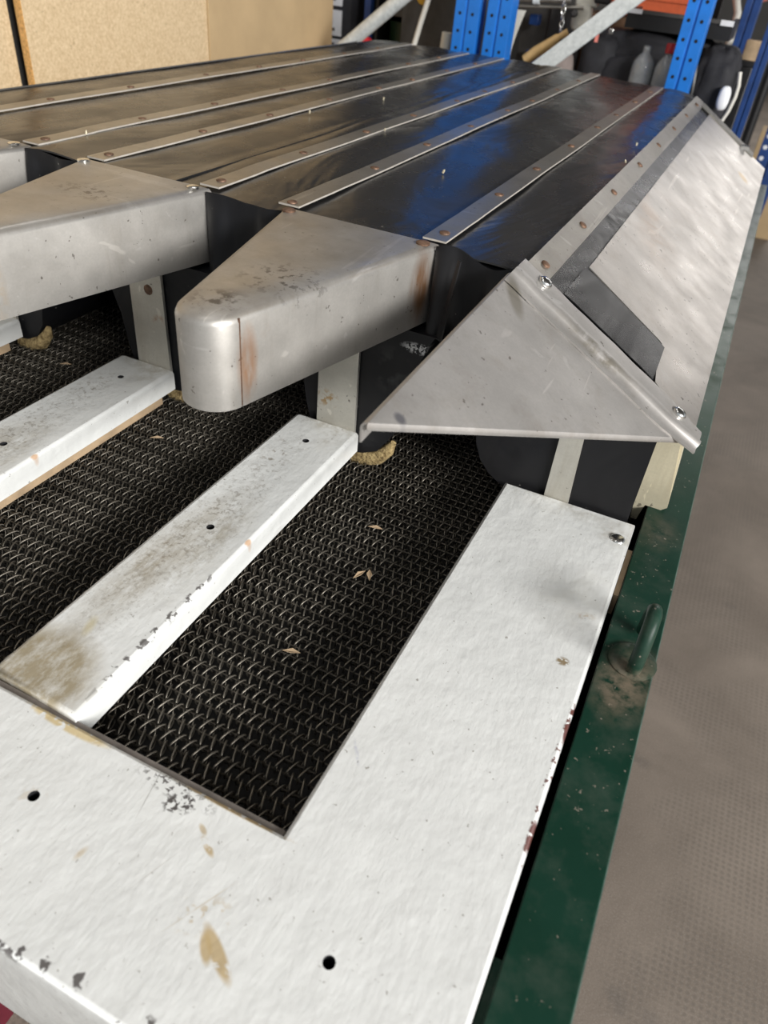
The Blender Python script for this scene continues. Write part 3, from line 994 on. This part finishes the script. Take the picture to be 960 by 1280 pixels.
# bottles
def bottle(cx, cy, h, r, label, cap):
    o = empty('drink_bottle', (cx, cy, SH), label, 'bottle')
    prof = [(r * .8, 0), (r, .012), (r, h * .42), (r * .94, h * .5), (r, h * .56), (r * .99, h * .76), (r * .88, h * .82), (r * .58, h * .885), (r * .34, h * .915), (r * .32, h * .94), (r * .42, h * .945), (r * .33, h * .96), (r * .34, h)]
    inn = [(max(.002, q - .006), min(max(z, .008), h - .002)) for q, z in prof]
    mb = MB()
    mb.lathe((cx, cy, SH), prof, 24)
    mb.f = mb.f[:-2]
    mb.mi = mb.mi[:-2]
    b = build('bottle_body', mb, MT['pet'], o, smooth=60, thick=.004)
    if cap:
        build('screw_cap', MB().lathe((cx, cy, SH + h - .02), [(r * .44, 0), (r * .44, .045), (r * .38, .05)], 16), MT['red'], o, smooth=40)
    return o


bottle(-.775, 5.42, .43, .066, 'clear empty plastic bottle without cap in front of black bag', False)
bottle(-.640, 5.40, .43, .060, 'clear plastic bottle with red cap half behind blue upright', True)


# lumpy cloth things
def lump(cx, cy, cz, sx, sy, sz, p=3.2, amp=.06, fr=3., seed=0, nu=36, nv=20):
    def fn(u, v):
        th = u * 2 * math.pi
        ph = (v - .5) * math.pi
        def se(c):
            return math.copysign(abs(c) ** (2 / p), c)
        d = Vector((se(math.cos(ph)) * se(math.cos(th)), se(math.cos(ph)) * se(math.sin(th)), se(math.sin(ph))))
        k = 1 + amp * mnoise.noise(Vector((d.x * fr + seed, d.y * fr, d.z * fr))) + amp * .5 * mnoise.noise(Vector((d.x * fr * 2.6 + seed, d.y * fr * 2.6, d.z * fr * 2.6)))
        z = cz + sz * d.z * k
        return (cx + sx * d.x * k, cy + sy * d.y * k, z)
    return MB().grid(fn, nu, nv)


bag = empty('travel_bag', (-.7, 5.85, SH), 'large black cloth bag on the shelf behind the bottles', 'bag')
build('bag_body', lump(-.76, 5.82, .41, .44, .28, .235, 3.5, .12, 2.8, 1, 60, 34), MT['cloth'], bag, smooth=80)
build('front_pocket', lump(-.80, 5.565, .37, .25, .07, .16, 4, .06, 3, 4), MT['cloth'], bag, smooth=80)
build('end_pocket', lump(-.36, 5.66, .41, .13, .2, .23, 3.2, .12, 3, 9, 40, 24), MT['cloth'], bag, smooth=80)
build('side_pocket', lump(-1.08, 5.66, .42, .13, .15, .2, 3, .1, 3, 6, 30, 20), MT['cloth'], bag, smooth=80)
build('strap', MB().tube([(-.50, 5.53, .62), (-.47, 5.48, .5), (-.455, 5.47, .4), (-.46, 5.48, .25)], [.012] * 4, 6), MT['black'], bag)
build('zip_tag', MB().box(-1.115, -1.095, 5.485, 5.49, .575, .625), MT['pink'], bag)
build('buckle', MB().box(-1.045, -1.015, 5.50, 5.515, .625, .655), MT['bright'], bag, bevel=.004)
tr = empty('tray', (-.65, 5.75, .69), 'black tray with white corner pieces lying on the black bag', 'tray')
tm = MB().box(-.975, -.345, 5.62, 6.0, .665, .69)
tm.box(-.975, -.345, 5.60, 5.62, .665, .765).box(-.975, -.955, 5.62, 6.0, .69, .765).box(-.365, -.345, 5.62, 6.0, .69, .765)
build('tray_body', tm, MT['black'], tr, smooth=0)
build('rim_trim', MB().box(-.97, -.35, 5.592, 5.60, .745, .765), MT['grey_dark'], tr)
build('corner_label', MB().box(-.965, -.885, 5.588, 5.593, .742, .766), MT['label'], tr)
build('corner_label', MB().box(-.42, -.345, 5.588, 5.593, .738, .766), MT['label'], tr)
tag(build('storage_box', MB().box(-1.36, -.55, 6.12, 6.50, SH, .69), MT['brown'], bevel=.004), 'brown box on the shelf under the orange case', 'box')
oc = empty('tool_case', (-.9, 6.3, .69), 'orange case on top of the brown box behind the tray', 'case')
build('case_body', MB().box(-1.20, -.62, 6.10, 6.5, .695, 1.05), MT['orange'], oc, bevel=.02, bseg=3)
build('case_rib', MB().box(-1.21, -.61, 6.09, 6.51, .80, .815), MT['orange'], oc)
build('case_stud', MB().lathe((-1.02, 6.10, .745), [(.016, 0), (.016, .008), (.008, .014)], 12, (0, -1, 0)), MT['bright'], oc)
tag(build('white_jug', lump(-.262, 5.42, .395, .035, .03, .065, 2.6, .04, 2, 3, 20, 14), MT['white_pl'], base=(-.262, 5.42, .33), smooth=80), 'small white rounded object by the bag end above hood corner', 'container')
tag(build('pale_hose', MB().tube([(-.222, 5.52, .53), (-.205, 5.52, .46), (-.203, 5.52, .40), (-.215, 5.52, .32), (-.25, 5.52, .22), (-.30, 5.52, .1), (-.31, 5.52, -.2), (-.3, 5.52, -1.0), (-.3, 5.52, fz)], .011, 8), MT['cream_pl'], base=(-.22, 5.52, fz), smooth=60), 'pale hose hanging at the bag end near the hood corner', 'hose')
tag(build('wood_block', MB().box(-.275, -.175, 6.26, 6.34, .535, .65), MT['batten'], bevel=.006), 'brown wood block between two dark blue uprights', 'wood block')

bb = empty('waste_bin', (-.23, 6.3, fz), 'tall narrow black bin under the wood block', 'bin')
build('bin_body', MB().box(-.265, -.182, 6.26, 6.40, fz, .50), MT['black'], bb, bevel=.006)
build('bin_lid', MB().box(-.268, -.179, 6.255, 6.405, .50, .535), MT['black'], bb, bevel=.004)

# middle of the rack, between the uprights
tag(build('grey_sheet', MB().box(-1.52, -1.30, 5.86, 5.90, SH, .72).box(-1.72, -1.535, 5.90, 5.94, SH, .70), MT['grey_dark'], smooth=0, bevel=.004), 'dark grey board behind the wooden handle, right of paired uprights', 'board')
bk = MB()
bk.grid(lambda u, v: (-1.60 - .045 * math.sin(v * math.pi) * (1 if v < .5 else .9) + .055 * (u - .5) * (.4 + .6 * abs(v - .5) * 2), 5.42, SH + .52 * v), 3, 16)
tag(build('cream_bracket', bk, MT['cream_pl'], smooth=60, thick=.03), 'curved cream bracket against the right paired upright', 'bracket')
tag(build('blue_crate', MB().box(-1.60, -1.50, 5.70, 5.82, SH, .46).box(-1.62, -1.56, 5.72, 5.80, .6, .66), MT['dark_blue'], bevel=.004), 'dark blue crate piece behind the cream bracket', 'crate')
tb = empty('clamp_bar', (-1.45, 5.55, .72), 'steel bars with a chain hanging at the top of middle bay', 'tool')
build('bar', MB().tube([(-1.75, 5.50, .735), (-1.33, 5.56, .765)], .016, 10), MT['strip'], tb, smooth=60)
build('bar', MB().tube([(-1.75, 5.52, .695), (-1.25, 5.60, .735)], .010, 10), MT['strip'], tb, smooth=60)
build('collar', MB().tube([(-1.56, 5.525, .745), (-1.52, 5.53, .748)], .026, 12), MT['galv'], tb, smooth=40)
for k in range(5):
    c = Vector((-1.352 + .003 * k, 5.50, .745 - k * .034))
    a = k % 2
    build('chain_link', MB().tube([c + Vector((.011 * math.cos(q), 0, .022 * math.sin(q))) if a else c + Vector((.003 * math.cos(q), .011 * math.cos(q), .022 * math.sin(q))) for q in [2 * math.pi * j / 12 for j in range(12)]], .0055, 6, closed=True), MT['bright'], tb, smooth=60)
build('hook', MB().tube([(-1.345, 5.5, .585), (-1.36, 5.5, .57), (-1.362, 5.5, .545), (-1.345, 5.5, .535), (-1.328, 5.5, .55)], .009, 8), MT['bright'], tb, smooth=60)
tag(build('brush_handle', MB().tube([(-1.515, 5.40, .432), (-1.45, 5.41, .485), (-1.38, 5.42, .535), (-1.335, 5.43, .572), (-1.325, 5.43, .58), (-1.28, 5.44, .61)], [.030, .034, .031, .026, .018, .022], 12), MT['wood'], smooth=60), 'pale wooden tool handle beside the flat galvanised brace', 'handle')
vc = empty('bench_vice', (-1.25, 5.65, SH), 'cream cast clamp hanging above the flat brace', 'clamp')
build('clamp_body', lump(-1.262, 5.66, .68, .06, .05, .075, 3.4, .1, 2.5, 2, 24, 16), MT['cream_cast'], vc, smooth=60)
build('clamp_arm', MB().box(-1.32, -1.18, 5.64, 5.7, .74, .80), MT['cream_cast'], vc, bevel=.01)
build('clamp_knob', MB().lathe((-1.30, 5.60, .70), [(.022, 0), (.022, .02), (.012, .03)], 14, (0, -1, 0)), MT['grey_dark'], vc, smooth=40)
build('clamp_stem', MB().box(-1.28, -1.24, 5.66, 5.72, SH, .66), MT['grey_dark'], vc)
build('clamp_handle', MB().box(-1.20, -1.10, 5.62, 5.70, .765, .85), MT['black'], vc, bevel=.01)
sk = MB()
tag(build('cloth_sack', lump(-1.305, 5.50, .335, .09, .10, .17, 2.8, .1, 3, 8, 30, 20), MT['grey_cloth'], base=(-1.255, 5.52, SH), smooth=80), 'grey brown cloth sack under the flat brace beside black bag', 'sack')

# left bay
lb = empty('storage_cabinet', (-3.2, 6.1, fz), 'black drawer box with white labels beside the cardboard sheet', 'cabinet')
build('cabinet_body', MB().box(-3.42, -3.04, 5.9, 6.4, fz, 1.0), MT['cloth'], lb, smooth=0)
for (z0, z1) in ((.25, .335), (.345, .52), (.535, .68), (.70, .85)):
    dr = build('drawer_label', MB().box(-3.24, -3.115, 5.885, 5.9, z0, z1 - .012), MT['label'], lb, smooth=0)
    build('label_print', MB().box(-3.19, -3.165, 5.8835, 5.885, z0 + .03, z0 + .05), MT['grey_dark'], dr, smooth=0)
tag(build('blue_post', MB().box(-2.93, -2.88, 5.9, 5.95, SH, 1.1), MT['dark_blue'], smooth=0), 'thin dark blue post behind the round brace tube', 'post')
tag(build('red_bundle', lump(-2.80, 5.64, .33, .075, .07, .072, 2.6, .1, 3, 5, 20, 14), MT['red'], smooth=80), 'dark red bundle at the foot of the round brace tube', 'bundle')
cab = empty('open_shelf_unit', (-2.65, 6.2, SH), 'dark open shelf unit behind the round brace tube', 'shelf unit')
mb = MB().box(-2.86, -2.84, 5.95, 6.45, SH, 1.1).box(-2.52, -2.50, 5.95, 6.45, SH, 1.1).box(-2.84, -2.52, 6.43, 6.45, SH, 1.1)
build('shelf_frame', mb, MT['black'], cab, smooth=0)
build('shelf_plank', MB().box(-2.84, -2.52, 5.95, 6.43, .52, .56), MT['grey_dark'], cab, smooth=0)
tag(build('green_bucket', MB().lathe((-2.68, 6.15, SH), [(.12, 0), (.14, .3), (.145, .31), (.13, .31)], 20), simple('dark_green_plastic', (.01, .03, .015), .4), smooth=50), 'dark green bucket standing inside the open shelf unit', 'bucket')
gb = empty('grey_cabinet', (-2.3, 5.9, SH), 'dark grey metal box with an ochre disc left of paired uprights', 'cabinet')
build('cabinet_body', MB().box(-2.50, -2.03, 5.62, 6.3, SH, 1.1), MT['grey_dark'], gb, bevel=.006)
build('warning_disc', MB().lathe((-2.345, 5.62, .69), [(.06, 0), (.06, .006)], 20, (0, -1, 0)), MT['yellow'], gb, smooth=0)
tag(build('white_hose', MB().tube([(-2.20, 5.4, .78), (-2.225, 5.4, .676), (-2.26, 5.4, .55), (-2.292, 5.4, .424), (-2.30, 5.40, .3), (-2.30, 5.4, SH)], .018, 10), MT['cream_pl'], base=(-2.26, 5.4, SH), smooth=60), 'cream hose in front of the dark grey metal box', 'hose')
tag(build('white_roll', MB().tube([(-2.05, 5.36, SH), (-2.055, 5.36, .40), (-2.05, 5.36, .52)], .034, 16), MT['cream_pl'], base=(-2.05, 5.36, SH), smooth=50), 'cream roll standing left of the paired blue uprights', 'roll')

# far right, seen past the hood corner
bxs = [((.0, .26), (11.0, 11.6), fz, fz + .72, 'lower brown cardboard box in the far aisle'), ((.02, .25), (11.02, 11.5), fz + .72, fz + 1.2, 'upper brown cardboard box in the far aisle')]
for (x, y, z0, z1, lab) in bxs:
    k = 1.0
    o = empty('cardboard_box', (.5 * (x[0] + x[1]), y[0], z0), lab, 'box')
    build('box_body', MB().box(x[0], x[1] + .3, y[0], y[1], z0, z1), MT['card'], o, bevel=.004)
    build('box_tape', MB().box(x[0] + .2, x[0] + .26, y[0] - .003, y[0], z0, z1), MT['wood'], o, smooth=0)
pp = empty('floor_post', (-.1, 9.6, fz), 'dark post with a white foot on the far floor', 'post')
build('post_tube', MB().tube([(-.11, 9.6, fz + .1), (-.11, 9.6, 1.4)], .05, 14), MT['black'], pp, smooth=60)
build('white_foot', MB().lathe((-.11, 9.6, fz), [(.14, 0), (.14, .04), (.1, .08), (.05, .11)], 24), MT['white_pl'], pp, smooth=50)
tag(build('salmon_cushion', lump(-.34, 7.2, .90, .10, .08, .07, 2.6, .1, 3, 11, 24, 16), MT['pink'], smooth=80), 'salmon fabric bundle above the black tray end', 'bundle')
tag(build('beige_hose', MB().tube([(-.47, 6.45, .93), (-.45, 6.42, .90), (-.42, 6.42, .83), (-.395, 6.42, .78), (-.385, 6.42, .5), (-.385, 6.42, -.5), (-.385, 6.42, fz)], .024, 10), MT['cream_pl'], smooth=60), 'thick beige hose curving down above the tray corner', 'hose')
tag(build('dark_post', MB().box(-.60, -.55, 6.9, 6.95, fz, 1.6), MT['black'], smooth=0), 'thin black post behind the bright blue upright', 'post')

# red case on the floor in front of the table
rc = empty('maroon_crate', (-1.25, .3, fz), 'maroon crate on the floor under the board front edge', 'crate')
rm = MB().box(-1.50, -1.172, .10, .352, fz, fz + .03).box(-1.50, -1.172, .10, .115, fz + .03, fz + .2).box(-1.50, -1.172, .337, .352, fz + .03, fz + .2).box(-1.50, -1.485, .115, .337, fz + .03, fz + .2).box(-1.187, -1.172, .115, .337, fz + .03, fz + .2)
build('crate_body', rm, MT['maroon'], rc, smooth=0)
build('crate_label', MB().box(-1.215, -1.195, .33, .337, fz + .201, fz + .203), MT['label'], rc, smooth=0)

# repeats of a kind share a group
for key, grp in (('rack_upright', 'perforated uprights of the rack'), ('drink_bottle', 'plastic bottles on the rack shelf'),
                 ('chipboard_sheet', 'chipboard sheets leaning on the left'), ('diagonal_brace', 'galvanised braces of the rack'),
                 ('cardboard_box', 'cardboard boxes in the far aisle')):
    for o in sc.objects:
        if o.parent is None and o.name.split('.')[0] == key:
            o['group'] = grp
